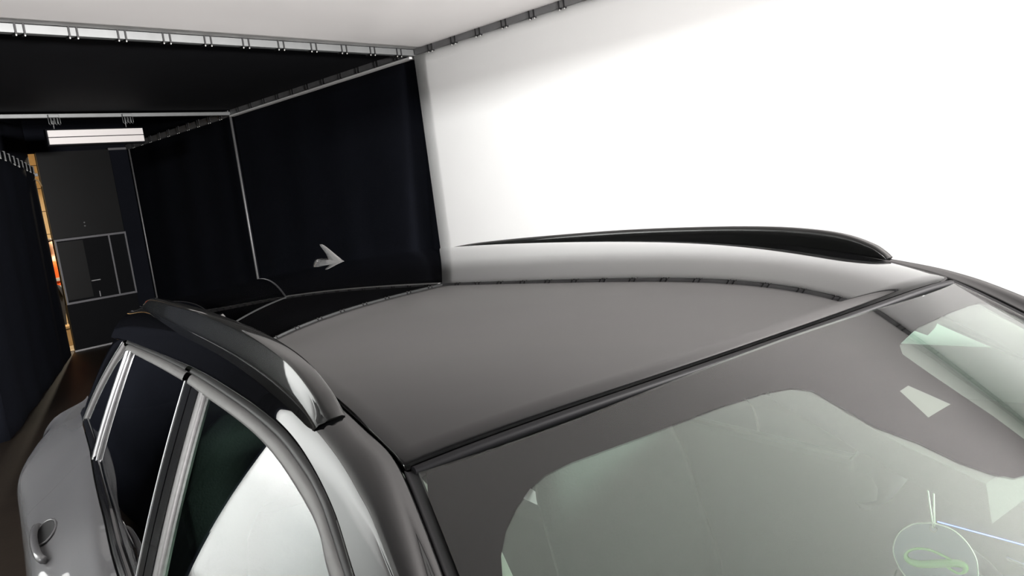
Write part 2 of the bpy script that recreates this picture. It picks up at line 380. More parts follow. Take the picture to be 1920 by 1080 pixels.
V = [(0, 0, .88), (0, .01, 1.15), (0, 0, 1.33), (0, 0, 1.48), (0, -.005, 1.52)]; R = [(.20, .155), (.185, .14), (.195, .14), (.14, .10), .075]; Ed = [(0, 1), (1, 2), (2, 3), (3, 4)]
for s in (-1, 1):
    k = len(V); V += [(s*.195, .01, 1.45), (s*.24, .02, 1.18), (s*.235, -.055, .96)]; R += [.085, .066, .055]; Ed += [(3, k), (k, k+1), (k+1, k+2)]
jk = skin('jacket', V, Ed, R, M_hivis, per)
for z, rx, ry in ((1.0, .203, .158), (1.14, .198, .152)):
    ring = [[(c*math.cos(a)*rx, c*math.sin(a)*ry+.005, z+dz) for a in [2*math.pi*i/24 for i in range(25)]] for c, dz in ((1.0, -.03), (1.02, 0), (1.0, .03))]
    grid('reflective_band', ring, M_refl, jk)
V = []; R = []; Ed = []
for s in (-1, 1):
    k = len(V); V += [(s*.095, 0, .95), (s*.105, -.01, .5), (s*.115, .02, .1)]; R += [.12, .088, .075]; Ed += [(k, k+1), (k+1, k+2)]
V.append((0, 0, .98)); R.append((.15, .12)); Ed += [(6, 0), (6, 3)]
skin('trousers', V, Ed, R, M_trous, per, root=6)
for s in (-1, 1):
    skin('boot', [(s*.115, .04, .07), (s*.12, -.06, .055), (s*.125, -.15, .045)], [(0, 1), (1, 2)], [(.055, .06), (.052, .052), (.045, .04)], M_boot, per)
bm = bmesh.new(); bmesh.ops.create_uvsphere(bm, u_segments=16, v_segments=10, radius=.098)
bmesh.ops.transform(bm, matrix=Matrix.Translation((0, 0, 1.775)) @ Matrix.Diagonal((.93, 1.05, 1, 1)), verts=bm.verts)
bmesh.ops.delete(bm, geom=[v for v in bm.verts if v.co.z < 1.72 or (v.co.y < -.05 and v.co.z < 1.81)], context='VERTS')
obj('hair', bm, M_hair, per, True)
for s in (-1, 1):
    bm = bmesh.new(); bmesh.ops.create_uvsphere(bm, u_segments=8, v_segments=6, radius=.012)
    bmesh.ops.transform(bm, matrix=Matrix.Translation((s*.03, -.108, 1.735)), verts=bm.verts); obj('eye', bm, M_boot, per, True)
    bm = bmesh.new(); bmesh.ops.create_uvsphere(bm, u_segments=8, v_segments=6, radius=.03)
    bmesh.ops.transform(bm, matrix=Matrix.Translation((s*.088, -.01, 1.72)) @ Matrix.Diagonal((.35, .6, 1, 1)), verts=bm.verts); obj('ear', bm, M_skin, per, True)
skin('nose', [(0, -.105, 1.73), (0, -.125, 1.695)], [(0, 1)], [.010, .016], M_skin, per)
bx('mouth', (0, -.098, 1.655), (.05, .01, .012), mat('lips', (.4, .16, .13), .5), per)

# ================================================================== THE CAR (own axes: x to its left side, y to its tail, z up; y=0 at the windscreen header)
car = tag(empty('car', (1.018, .472, 0), -.23579), 'dark grey car with a glossy black roof and black roof rails on the studio floor', 'car')
QR = [1.5984, .0329, -.0601, .0097, -.0381, .0654, .1876, -.0183, .2651, -.0231, -.2499, -.0637]
def zroof(x, y):
    q = QR; u = y-.8
    return q[0]+q[1]*u+q[2]*u*u+q[3]*u**3+q[4]*u**4-x*x*(q[5]+q[6]*u+q[7]*u*u+q[10]*u**3)-x**4*(q[8]+q[9]*u+q[11]*u*u)
def zwind(x, y):
    yy = min(-y, .36); f = .136+.4301*yy+.2075*yy*yy
    if -y > .36: f *= 1-.9*(-y-.36)
    return 1.5211+.3557*y-.2535*y*y-x*x*f
def px(y): return .576-.223*y                                     # half width of the windscreen opening
def hd(y): return .574-.066*(max(0, y)/1.8)**2                     # half width of the roof skin
def yh(x): return -.047+.052*(abs(x)/.574)**2.5                   # header line
def hw(y, z):                                                     # half width of the side windows
    t = (z-1.02)/.41
    return .815-.175*t+.008*4*t*(1-t)+(.0088-.030*(y-1)**2 if y < 1.7 else -.012*(y-1)**2)

# --- roof skin
rows = []
NU, NV = 64, 90
for j in range(NV+1):
    v = j/NV; r = []
    us = [-1+2*i/NU for i in range(NU+1)]
    for u in us:
        x0 = u*.572; y = yh(x0)+.002+(1.86-yh(x0))*v; x = u*(hd(y)-.004)
        r.append((x, y, zroof(x, y)))
    a, b = r[0], r[-1]
    r = [(a[0]-.003, a[1], a[2]-.014), (a[0]-.0028, a[1], a[2]-.004), (a[0]-.0015, a[1], a[2]-.0012)]+r+[(b[0]+.0015, b[1], b[2]-.0012), (b[0]+.0028, b[1], b[2]-.004), (b[0]+.003, b[1], b[2]-.014)]
    rows.append(r)
lip = [(x, y-.0025, z-.004) for x, y, z in rows[0]]; lip2 = [(x, y-.003, z-.014) for x, y, z in rows[0]]
rows = [lip2, lip]+rows
grid('roof_skin', rows, M_roof, car, flip=False)
# header gap with its rubber
sec = []
for i in range(61):
    x = -.566+1.132*i/60; y = yh(x)-.0065; z = zroof(x, y+.006)-.0075
    sec.append([(x, y+.0065, z-.004), (x, y+.004, z+.001), (x, y+.000, z+.0025), (x, y-.004, z+.0015), (x, y-.0065, z-.002), (x, y, z-.012)])
loft('header_seal', sec, M_seal, car)
# roof end: spoiler and hatch
rows = []
for j in range(13):
    v = j/12; r = []
    for i in range(41):
        u = -1+i/20; y = 1.868+.20*v; x = u*(hd(1.86)+.045*min(1, v*3)*abs(u)**3+.02)
        r.append((x, y+.03*(1-u*u), zroof(x*.93, 1.868)-.004-.25*(.2*v)-1.0*(.2*v)**2-.02*abs(u)**4*v))
    rows.append(r)
rows.append([(x, y-.02, z-.035) for x, y, z in rows[-1]])
grid('rear_spoiler', rows, M_roof, car)
rows = [[((-1+i/10)*(.50+.16*v-.02), 2.04+.33*v+.02*(1-(-1+i/10)**2), 1.465-.36*v) for i in range(21)] for v in [k/8 for k in range(9)]]
grid('rear_window', rows, M_pg, car)

# --- side panels (cant rail running down into the windscreen pillar)
ST = [(1.98, 1.98), (1.7, 1.7), (1.3, 1.3), (.95, .95), (.7, .7), (.5, .5), (.36, .34), (.26, .22), (.17, .13), (.09, .04), (.02, -.04), (-.05, -.12), (-.15, -.22), (-.3, -.38), (-.55, -.62), (-.82, -.88)]
STAB = [(-.9, .99), (-.6, 1.11), (-.3, 1.242), (-.1, 1.335), (.006, 1.382), (.038, 1.402), (.08, 1.422), (.12, 1.437), (.172, 1.452), (.237, 1.466), (.3, 1.474), (.373, 1.479), (.485, 1.485), (.7, 1.491), (.852, 1.490), (1.093, 1.486), (1.599, 1.464), (1.98, 1.437)]
def Dpt(y):
    if y > .004: return Vector((hd(y), y, zroof(hd(y), y)))
    x = px(y); return Vector((x, y, zwind(x, y)+.002))
def s01(a, b, t):
    t = max(0, min(1, (t-a)/(b-a))); return t*t*(3-2*t)
def proud(y): return .020*(1-s01(.35, 1.0, y))                     # the pillar skin stands proud of the window frame
SOUT = sorted((y-1.75*proud(y), z+.8*proud(y), proud(y)) for y, z in STAB)
def Spt(y):
    z = lerp_tab([(a, b) for a, b, c in SOUT], y); o = lerp_tab([(a, c) for a, b, c in SOUT], y)
    return Vector((hw(y, z)+.004+o, y, z))
NST = 90
DD = cr_spline([Dpt(a) for a, b in ST], NST); SS = cr_spline([Spt(b) for a, b in ST], NST)
def mir(p, s): return (p[0]*s, p[1], p[2])
def side_panel(s):
    rows = []
    for d, e in zip(DD, SS):
        dx = e.x-d.x; dz = d.z-e.z
        c2 = e+Vector((-.15*dz, 0, dz*.36)); c1 = Vector((d.x+.0065+max(.003, .66*(c2.x-d.x-.0065)), d.y, d.z-.05*dz+.045*max(0, min(1, (.20-d.y)/.30))))
        r = [d+Vector((.0003, 0, -.016)), d+Vector((.0004, 0, -.0055)), d+Vector((.0016, 0, -.0022)), d+Vector((.0036, 0, -.0007))]
        for k in range(17):
            t = k/16; p = (1-t)**3*(d+Vector((.0065, 0, 0)))+3*(1-t)**2*t*c1+3*(1-t)*t*t*c2+t**3*e
            r.append(p)
        r += [e+Vector((-.002, 0, -.004)), e+Vector((-.040, 0, -.010))]
        rows.append([mir(p, s) for p in r])
    return grid('side_panel', rows, M_roof, car)
for s in (-1, 1): side_panel(s)

# --- roof rails
RT = [(.100, .010), (.115, .018), (.158, .034), (.216, .040), (.29, .0415), (.41, .042), (.6, .0425), (.9, .0425), (1.29, .041), (1.5, .036), (1.62, .028), (1.72, .016), (1.79, .006)]
def zrail(y):  # ridge height
    T = [(.122, 1.5125), (.134, 1.5235), (.160, 1.5405), (.216, 1.561), (.29, 1.574), (.41, 1.584), (.6, 1.589), (.9, 1.589), (1.29, 1.579), (1.5, 1.571), (1.62, 1.565), (1.72, 1.557), (1.79, 1.549)]
    return T
def rail(s):
    P = cr_spline([Vector((0, a, b)) for a, b in zrail(0)], 70); secs = []
    for p in P:
        y = p.y; zt = p.z; xi = hd(y)+.007; xo = xi+.034; zb = zroof(hd(y), y)-.006; zt = max(zt, zb+.006); h = zt-zb
        tp = min(1, (y-.09)/.03)*.003
        g = min(1, max(.12, (h-.015)/.02)); yy = y
        ring = [(xi+.001, zb-.003), (xi+.001+.013*g, zb+.45*h), (xi+.001, zb+.52*h), (xi+.0015, zt-.20*h), (xi+.003, zt-.002), (xi+.007, zt), (xo-.015, zt-.0008), (xo-.0105, zt-.0022), (xo-.0085, zt-.0055), (xo-.002, zb+.3*h), (xo+.002, zb-.004-.008*g)]
        ud = .016*max(0, 1-(y-.122)/.06)      # the front end is undercut
        secs.append([mir((a, y+ud*(1-(b-zb)/h), b), s) for a, b in ring])
    o = loft('roof_rail', secs, M_rail, car); return o
for s in (-1, 1): rail(s)

# --- antenna fin
fin = empty('antenna_fin'); fin.parent = car; fin.location = (0, 1.53, 1.577)
def finsec(z, y0, y1, w):  # horizontal lens section
    L = []
    for i in range(14):
        a = 2*math.pi*i/14; L.append((w*math.sin(a)*(1 if math.cos(a) > -.2 else .8), (y0+y1)/2-(y1-y0)/2*math.cos(a), z))
    return L
loft('fin_base', [finsec(z, a, b, w_) for z, a, b, w_ in ((-.022, -.012, .27, .036), (-.006, .0, .265, .034), (.008, .022, .25, .026), (.014, .04, .235, .018))], M_fin, fin)
loft('fin_blade', [finsec(z, a, b, w_) for z, a, b, w_ in ((.004, .012, .13, .017), (.016, .04, .125, .014), (.03, .075, .14, .010), (.044, .11, .163, .0075), (.054, .138, .18, .006), (.060, .157, .19, .004), (.063, .170, .192, .0015))], M_fin, fin)

# --- windscreen
ws = empty('windshield'); ws.parent = car
rows = []
for j in range(49):
    v = j/48; r = []
    for i in range(49):
        u = -1+i/24; yt = yh(u*.56)-.0135; y = yt+(-.86-yt)*v; x = u*(px(y)-.0135); r.append((x, y, zwind(x, y)-.003))
    rows.append(r)
grid('windshield_glass', rows, M_gl, ws, flip=True)
for s in (-1, 1):   # pillar rubbers
    sec = []
    for k in range(40):
        y = -.003-.83*k/39; x = px(y); z = zwind(x, y)
        sec.append([mir((a, y, z+b), s) for a, b in ((x-.0005, -.002), (x-.004, -.0045), (x-.0135, -.0055), (x-.016, -.004+.0), (x-.015, -.012), (x, -.016))])
    loft('pillar_seal', sec, M_seal, ws)
side = lambda y: px(y)-.0135
top = lambda x: yh(x)-.0135
IN = [(-.66, -.84), (-.62, -.5), (-.585, -.28), (-.559, -.143), (-.546, -.124), (-.528, -.108), (-.504, -.095), (-.48, -.086), (-.456, -.082), (-.422, -.085), (-.335, -.100), (-.217, -.114), (-.151, -.124), (-.112, -.134), (-.092, -.149), (-.088, -.194), (-.085, -.224), (-.064, -.262), (-.051, -.301), (-.034, -.325), (-.017, -.339), (.005, -.343), (.03, -.341), (.055, -.332), (.074, -.315), (.085, -.276), (.092, -.236), (.102, -.192), (.115, -.151), (.14, -.134), (.237, -.111), (.371, -.092), (.47, -.077), (.52, -.072), (.548, -.076), (.562, -.090), (.572, -.118), (.60, -.28), (.63, -.5), (.67, -.84)]
OUT = []
for k, (x, y) in enumerate(IN):
    if k <= 5:
        yy = (-.84, -.5, -.27, -.12, -.08, -.04)[k]; OUT.append((-side(yy), yy))
    elif k <= 9:
        xx = (-.556, -.53, -.49, -.44)[k-6]; OUT.append((xx, top(xx)))
    elif k >= 35:
        yy = (-.06, -.11, -.27, -.5, -.84)[k-35]; OUT.append((side(yy), yy))
    elif k >= 32:
        xx = (.475, .53, .556)[k-32]; OUT.append((xx, top(xx)))
    else: OUT.append((x, top(x)))
rows = []
for (xi, yi), (xo, yo) in zip(IN, OUT):
    rows.append([(xo+(xi-xo)*t/8, yo+(yi-yo)*t/8, zwind(xo+(xi-xo)*t/8, yo+(yi-yo)*t/8)-.006) for t in range(9)])
fr = grid('frit_band', rows, M_frit, ws); fr['label'] = 'black printed border of the windscreen with sensor field'
rows = []
for x, y in IN[3:37]:
    xb = max(-.66, min(.67, x*1.2)); r = []
    for t in range(17):
        a = x+(xb-x)*t/16; b = y+(-.84-y)*t/16; r.append((a, b, zwind(a, b)-.0075))
    rows.append(r)
grid('inner_ply', rows, M_gl2, ws)
q = [(.013, -.201), (.037, -.199), (.051, -.243), (-.007, -.245)]
def qp(a, b):
    x = (q[0][0]*(1-a)+q[1][0]*a)*(1-b)+(q[3][0]*(1-a)+q[2][0]*a)*b; y = (q[0][1]*(1-a)+q[1][1]*a)*(1-b)+(q[3][1]*(1-a)+q[2][1]*a)*b
    return (x, y, zwind(x, y)-.0048)
grid('camera_window', [[qp(a/6, b/6) for a in range(7)] for b in range(7)], mat('lit_camera_opening', (.12, .125, .115), .6), ws)  # reflection and lit interior of the camera opening painted as flat grey
loft('sensor_housing', [[(a*sx, y, zwind(0, y)-.012-d) for a, d in ((-1, 0), (1, 0), (.8, .05), (-.8, .05))] for y, sx in ((-.08, .10), (-.15, .095), (-.25, .08), (-.325, .05))], M_int, ws, smooth=False)

# --- doors, window frames and glass
TT = [(1.62, 1.433), (1.508, 1.441), (1.12, 1.455), (.816, 1.460), (.69, 1.458), (.499, 1.454), (.363, 1.447), (.255, 1.433), (.15, 1.410), (.097, 1.392), (.055, 1.366), (-.05, 1.318), (-.24, 1.232), (-.46, 1.135), (-.66, 1.05)]
SG = [(y+o, lerp_tab(STAB, y+o)-.001) for (y, z), o in zip(TT, (.05, 0, 0, 0, 0, .005, .02, .023, .034, .036, .036, .02, .03, .02, 0))]
BELT = [(-.80, 1.05), (0, 1.085), (.6, 1.10), (.863, 1.117), (1.0, 1.125), (1.176, 1.144), (1.46, 1.158), (1.75, 1.178), (1.96, 1.185), (2.25, 1.19)]
WAIST = [(-.80, 1.02), (0, 1.055), (.6, 1.072), (.932, 1.087), (1.076, 1.096), (1.266, 1.113), (1.58, 1.126), (1.86, 1.150), (2.02, 1.168), (2.25, 1.185)]
def zbelt(y): return lerp_tab(BELT, y)
def ttop(y): return lerp_tab(sorted(TT), y)
def strip_frame(name, y0, y1, m, parent, s, upper=False):
    A = cr_spline([Vector((0, a, b)) for a, b in SG], 150); B = cr_spline([Vector((0, a, b)) for a, b in TT], 150); secs = []
    for p, q in zip(A, B):
        if not (min(y0, y1) <= q.y <= max(y0, y1)): continue
        r = []
        for t, off in (((.02, -.014), (.03, -.003), (.10, .001), (.22, .003), (.34, .0015), (.42, -.004), (.50, -.005)) if upper else ((.46, -.012), (.47, -.003), (.52, -.0005), (.64, .001), (.82, .0015), (.95, .0005), (1.0, -.002), (1.0, -.012))):
            c = p+(q-p)*t; r.append(mir((hw(c.y, c.z)+off, c.y, c.z), s))
        secs.append(r)
    return grid(name, secs, m, parent)
def pane(name, ycols, m, parent, s, off=-.006, nz=14, fronttop=None):
    """ycols: (y at top, z at top, y at belt)"""
    rows = []
    for yt, zt, yb in ycols:
        zb = zbelt(yb); rows.append([mir((hw(yt+(yb-yt)*k/nz, zt+(zb-zt)*k/nz)+off, yt+(yb-yt)*k/nz, zt+(zb-zt)*k/nz), s) for k in range(nz+1)])
    return grid(name, rows, m, parent)
def post(name, top0, top1, bot0, bot1, m, parent, s, off, bul=.0, nz=14, nx=4):
    rows = []
    for i in range(nx+1):
        t = i/nx; yt = top0+(top1-top0)*t; yb = bot0+(bot1-bot0)*t; zt = ttop(yt)+.004; zb = zbelt(yb)-.01
        rows.append([mir((hw(yt+(yb-yt)*k/nz, zt+(zb-zt)*k/nz)+off+bul*math.sin(math.pi*t), yt+(yb-yt)*k/nz, zt+(zb-zt)*k/nz), s) for k in range(nz+1)])
    e0 = [mir((abs(p[0])-.014, p[1], p[2]), s) for p in rows[0]]; e1 = [mir((abs(p[0])-.014, p[1], p[2]), s) for p in rows[-1]]
    return grid(name, [e0]+rows+[e1], m, parent, smooth=bul > .002)
YWH = (1.72, -.98)
def zlow(y):
    z = .25
    for yw in YWH:
        if abs(y-yw) < .39: z = max(z, .33+math.sqrt(.39**2-(y-yw)**2))
    return z
def ss(a, b, t):
    t = max(0, min(1, (t-a)/(b-a))); return t*t*(3-2*t)
def body_prof(y):
    zt = zbelt(y); zb = lerp_tab(WAIST, y); xb = hw(y, zt)+.013; h = .030*ss(.5, 1.45, y); k = ss(1.3, 1.9, y)
    P = [(xb, zt-.012), (xb+.030, zt-.024-.006*k), (.875-.01*k+h*.3, zb-.042-.012*k), (.908+h*.8, zb-.075-.02*k), (.924+h, zb-.12-.015*k), (.928+h, zb-.18), (.926+h, .82), (.918+.6*h, .70), (.905+.3*h, .60), (.912, .50), (.905, .42), (.88, .32), (.80, .25)]
    t = ss(2.0, 2.5, y)*.5+ss(-.5, -1.75, y)*.4
    zl = zlow(y)
    out = []
    for x, z in P:
        x = x-(x-.55)*t*.45
        if z < zl: x, z = x-.02*0, zl
        out.append((x, z))
    return out
def body_panel(name, y0, y1, m, parent, s, n=26):
    rows = []
    for k in range(n+1):
        y = y0+(y1-y0)*k/n; pr = body_prof(y)
        sp = cr_spline([Vector((x, y, z)) for x, z in pr], 40); rows.append([mir(p, s) for p in sp])
    return grid(name, rows, m, parent)
def belt_strip(name, y0, y1, parent, s, m, tab):
    n = 50; rows = []
    for k in range(n+1):
        y = y0+(y1-y0)*k/n; z = zbelt(y); x = hw(y, z)
        rows.append([mir((x+a, y, z+b), s) for a, b in tab])
    return grid(name, rows, m, parent)
RIDGE = [(-.012, .004), (-.004, .006), (-.001, .0055), (.000, .002), (.0015, .003), (.0025, .0005), (.004, -.001), (.0055, -.0025), (.0065, -.007), (.0085, -.0075), (.0095, -.012)]
for s in (-1, 1):
    # front door
    fd = body_panel('front_door', -.615, .757, M_body, car, s)
    strip_frame('window_frame', -.66, .810, M_fsl, fd, s, True); strip_frame('window_trim', -.66, .810, M_trim, fd, s)
    cols = [(y, ttop(y)+.004, yb) for y, yb in ((.665, .623), (.60, .565), (.499, .475), (.363, .365), (.255, .258), (.15, .15), (.097, .095), (.055, .045), (-.05, -.06), (-.24, -.24), (-.46, -.46), (-.63, -.62))]
    pane('window_glass', cols, M_sg, fd, s)
    post('run_channel', .707, .667, .665, .624, M_chan, fd, s, -.001, .003)
    post('pillar_trim', .757, .711, .720, .669, M_sealg, fd, s, .0005)
    belt_strip('belt_moulding', -.615, .757, fd, s, M_sealg, RIDGE)
    # rear door
    rd = body_panel('rear_door', .765, 1.6785, M_body, car, s)
    strip_frame('window_frame', .816, 1.62, M_fsl, rd, s, True); strip_frame('window_trim', .816, 1.62, M_trim, rd, s)
    cols = [(y, ttop(y)+.004, yb) for y, yb in ((1.535, 1.565), (1.4, 1.4), (1.25, 1.25), (1.05, 1.05), (.820, .776))]
    pane('window_glass', cols, M_pg, rd, s)
    post('pillar_trim', .812, .764, .768, .727, M_sealg, rd, s, .0005)
    post('pillar_edge', .8185, .813, .7745, .769, M_chrome, rd, s, .0012, .001, nx=2)
    post('window_divider', 1.592, 1.550, 1.655, 1.603, M_chrome, rd, s, .001, .006, nx=6)
    post('run_highlight', 1.533, 1.513, 1.582, 1.560, M_chrome, rd, s, .000, .003, nx=4)  # bright strip standing in for the highlight along the glass run
    post('divider_groove', 1.551, 1.532, 1.604, 1.581, M_seal, rd, s, -.006, 0, nx=2)
    belt_strip('belt_moulding', .765, 1.675, rd, s, M_sealg, RIDGE)
    belt_strip('belt_gap', .765, 1.675, rd, s, M_seal, [(.0095, -.012), (.0095, -.02), (.013, -.02), (.0135, -.012)])
    # handles
    for yc, dr in ((1.42, rd), (.42, fd)):
        hb = cr_spline([Vector((x, 0, z)) for x, z in body_prof(yc)], 120); zc = zbelt(yc)-.092
        k = min(range(1, 119), key=lambda q_: abs(hb[q_].z-zc)); c = hb[k]; tv = (hb[k+1]-hb[k-1]).normalized(); nv = Vector((-tv.z, 0, tv.x))
        if nv.x < 0: nv = -nv
        c = Vector((c.x, yc, c.z))
        def hp(a, b, n): return mir(c+Vector((0, a, 0))+tv*b+nv*n, s)
        secs = [[hp(.066*r*math.cos(a), .028*r*math.sin(a), n) for a in [2*math.pi*i/20 for i in range(20)]] for r, n in ((1.06, -.004), (1.0, .0035), (.9, .0025), (.5, .0015), (.1, .001))]
        loft('recess_shade', secs, M_seal, dr)  # shallow dark dish; the shade of a deep bowl is put into its colour
        tb('recess_rim', [hp(.068*math.cos(a), .030*math.sin(a), .002) for a in [2*math.pi*i/24 for i in range(25)]], .003, M_body, dr, 6)
        pts = [hp(.085, .012, .0), hp(.06, .018, .008), hp(.0, .022, .012), hp(-.08, .022, .012), hp(-.15, .018, .008), hp(-.175, .012, .0)]
        tb('door_handle', cr_spline(pts, 18), [.007]+[.0095]*16+[.007], M_body, dr, 10)
    # rear fender, quarter window, rear pillar
    rf = body_panel('rear_fender', 1.6795, 2.5, M_body, car, s, 30)
    belt_strip('belt_moulding', 1.683, 2.2, rf, s, M_sealg, RIDGE)
    AE = cr_spline([Vector((0, 1.685, 1.446)), Vector((0, 1.79, 1.385)), Vector((0, 1.91, 1.305)), Vector((0, 2.01, 1.222)), Vector((0, 2.055, 1.176))], 15)
    CE = [Vector((0, 1.602+.06*k/14, 1.433-(1.433-1.160)*k/14)) for k in range(15)]
    rows = [[mir((hw(p.y, p.z)-.004, p.y, p.z), s) for p in [a+(c-a)*t/6 for t in range(7)]] for a, c in zip(AE, CE)]
    grid('quarter_glass', rows, M_pg, rf)
    sec = []
    for a, b in zip(AE, CE):
        n = (a-b).normalized()*.001
        sec.append([mir((hw(a.y, a.z)+o, a.y+e, a.z+e*.45), s) for e, o in ((-.016, -.004), (-.012, .002), (-.004, .003), (.0, .001), (.004, .001), (.008, .0035), (.014, .002), (.016, -.006))])
    grid('quarter_trim', sec, M_chan, rf)
    tb('bright_edge', [mir((hw(a.y, a.z)+.003, a.y+.009, a.z+.004), s) for a in AE], .0022, M_chrome, rf, 6)
    END = cr_spline([Vector((.628, 1.89, 1.442)), Vector((.659, 1.97, 1.380)), Vector((.687, 2.04, 1.315)), Vector((.713, 2.10, 1.25)), Vector((.735, 2.18, 1.185))], 15)
    rows = []
    for a, e in zip(AE, END):
        r = []
        for t in range(9):
            f = t/8; y = a.y+.012+(e.y-a.y-.012)*f; z = a.z+.006*(1-f)+(e.z-a.z)*f
            x = (hw(y, z)+.001)*(1-f)+e.x*f+.004*math.sin(math.pi*f); r.append(mir((x, y, z), s))
        p = r[-1]; r += [mir((abs(p[0])-.012, p[1]+.015, p[2]-.004), s), mir((abs(p[0])-.08, p[1]+.03, p[2]-.01), s)]
        rows.append(r)
    S0 = [mir((Spt(1.70+.19*min(1, t/8)).x-.002, 1.70+.19*min(1, t/8), Spt(1.70+.19*min(1, t/8)).z-.003), s) for t in range(11)]
    grid('rear_pillar', [S0]+rows, M_roof, car)
    # front fender
    ff = body_panel('front_fender', -1.75, -.623, M_body, car, s, 30)
    # door mirror-side sill and wheels
    bx('sill', (s*.80, .35, .235), (.12, 1.9, .07), M_tyre, car, bevel=.01)
    for yw in YWH:
        wl = empty('wheel'); wl.parent = car; wl.location = (s*.80, yw, .335)
        secs = []
        for a in [2*math.pi*i/40 for i in range(41)]:
            secs.append([(xx, r*math.cos(a), r*math.sin(a)) for xx, r in ((-.105, .22), (-.11, .30), (-.09, .33), (-.05, .335), (.05, .335), (.09, .33), (.11, .30), (.105, .22))])
        grid('tyre', secs, M_tyre, wl)
        secs = [[(s*xx, r*math.cos(a), r*math.sin(a)) for xx, r in ((.10, .225), (.085, .215), (.02, .205), (-.09, .21))] for a in [2*math.pi*i/40 for i in range(41)]]
        grid('rim', secs, M_alud, wl)
        for k in range(5):
            a = 2*math.pi*k/5
            loft('spoke', [[(s*(.075+d), r*math.cos(a)-w_*math.sin(a), r*math.sin(a)+w_*math.cos(a)) for d, w_ in ((0, -.03), (.015, -.02), (.015, .02), (0, .03))] for r in (.02, .12, .218)], M_alud, wl, smooth=False)
        loft('hub', [[(s*xx, .03*r*math.cos(a), .03*r*math.sin(a)) for a in [2*math.pi*i/16 for i in range(16)]] for xx, r in ((.0, 1.6), (.09, 1.2), (.095, .8))], M_alud, wl)
# tail, bonnet, nose
rows = [[((-1+i/10)*lerp_tab([(.3, .72), (.7, .80), (1.0, .78), (1.14, .70)], z), 2.5-.13*max(0, z-.9)/.25-.06*((-1+i/10)**4), z) for i in range(21)] for z in (1.15, 1.12, 1.05, .95, .8, .6, .45, .3)]
grid('tailgate', rows, M_body, car)
rows = [[((-1+i/12)*(.70-.06*(-.86-y)), y, 1.03-.13*ss(-.86, -1.8, y)-.05*((-1+i/12)**2)-.10*max(0, (-1.6-y)/.2)**2) for i in range(25)] for y in [-.84-.92*k/16 for k in range(17)]]
grid('bonnet', rows, M_body, car)
rows = [[((-1+i/10)*.70, -1.78+.25*((-1+i/10)**2)-.03*math.sin(z*4), z) for i in range(21)] for z in (.82, .74, .6, .45, .3, .24)]
grid('front_bumper', rows, M_body, car)
bx('underbody', (0, .38, .27), (1.5, 3.9, .05), M_tyre, car)

# --- interior
rows = [[((-1+i/10)*.53, -.02+1.72*v, zroof((-1+i/10)*.53, max(.02, -.02+1.72*v))-.045-.02*((-1+i/10)**4)-.01*max(0, 1-v*12)) for i in range(21)] for v in [k/20 for k in range(21)]]
grid('headliner', rows, M_head, car)
bx('cabin_floor', (0, .6, .42), (1.5, 2.7, .06), M_int, car)
rows = [[((-1+i/10)*.68, y, z-.03*((-1+i/10)**2)) for i in range(21)] for y, z in ((-.86, 1.0), (-.75, 1.0), (-.55, .985), (-.42, .97), (-.36, .94), (-.34, .88), (-.36, .70), (-.45, .5))]
grid('dashboard', rows, M_dash, car)
bx('centre_console', (0, .1, .62), (.24, 1.0, .30), M_int, car, bevel=.03)
def seat(x, y, wd=.50, head=True, name='front_seat'):
    st = empty(name); st.parent = car; st.location = (x, y, .46)
    def cush(nm, secs):
        loft(nm, secs, M_seat, st)
    def ring(c, wx, t, ax):
        P = []
        for i in range(16):
            a = 2*math.pi*i/16; ca, sa = math.cos(a), math.sin(a)
            f = lambda v: math.copysign(abs(v)**.55, v)
            P.append((c[0]+wx*f(ca), c[1]+(t*f(sa) if ax == 'y' else 0), c[2]+(t*f(sa) if ax == 'z' else 0)))
        return P
    cush('seat_cushion', [ring((0, yy, .08+zz), wd/2*k, .07*kk, 'z') for yy, zz, k, kk in ((-.27, .0, .8, .5), (-.25, .0, .95, .9), (0, 0, 1, 1), (.22, .0, .95, 1))])
    cush('backrest', [ring((0, .24+.30*zz, .10+zz), wd/2*k, .06*kk, 'y') for zz, k, kk in ((0, .9, .8), (.1, 1, 1), (.4, .98, 1), (.55, .85, .9), (.60, .7, .6))])
    if head: cush('headrest', [ring((0, .42+.2*zz, .74+zz), .13*k, .05*kk, 'y') for zz, k, kk in ((-.02, .6, .6), (0, .9, 1), (.09, 1, 1), (.16, .9, .9), (.19, .6, .5))])
for x in (-.36, .36): seat(x, .42)
seat(0, 1.32, 1.15, False, 'rear_bench')
for s in (-1, 1):
    dp = bx('door_lining', (s*.715, .50, .76), (.05, 2.3, .50), M_int, car, bevel=.015)
    tb('ambient_light_strip', [(s*.684, .105, .917), (s*.684, -.20, .922), (s*.684, -.55, .925)], .0012, M_led, car, 6)
    tb('inner_handle', cr_spline([(s*.686, -.030, .884), (s*.670, -.045, .886), (s*.668, -.11, .882), (s*.686, -.16, .880)], 12), .005, M_chrome, car, 8)
    tb('pillar_lining', [(s*(px(y)-.045), y-.02, zwind(px(y), y)-.045) for y in (.0, -.15, -.3, -.5, -.8)], .022, M_head, car, 8)
    tb('side_rail_lining', [(s*(.555), y, z) for y, z in ((1.7, 1.43), (1.2, 1.455), (.6, 1.465), (.2, 1.445), (.03, 1.40))], .035, M_head, car, 8)
    bx('sun_visor', (s*.30, .07, 1.478), (.34, .15, .018), M_head, car, Matrix.Rotation(math.radians(8), 4, 'X'), .006)
swp = empty('steering_wheel'); swp.parent = car; swp.location = (.37, -.10, .85); swp.rotation_euler = (math.radians(65), 0, 0)
bm = bmesh.new(); tube(bm, [(.18*math.cos(a), .18*math.sin(a), 0) for a in [2*math.pi*i/32 for i in range(33)]], .015, 8, False); obj('wheel_rim', bm, M_int, swp, True)
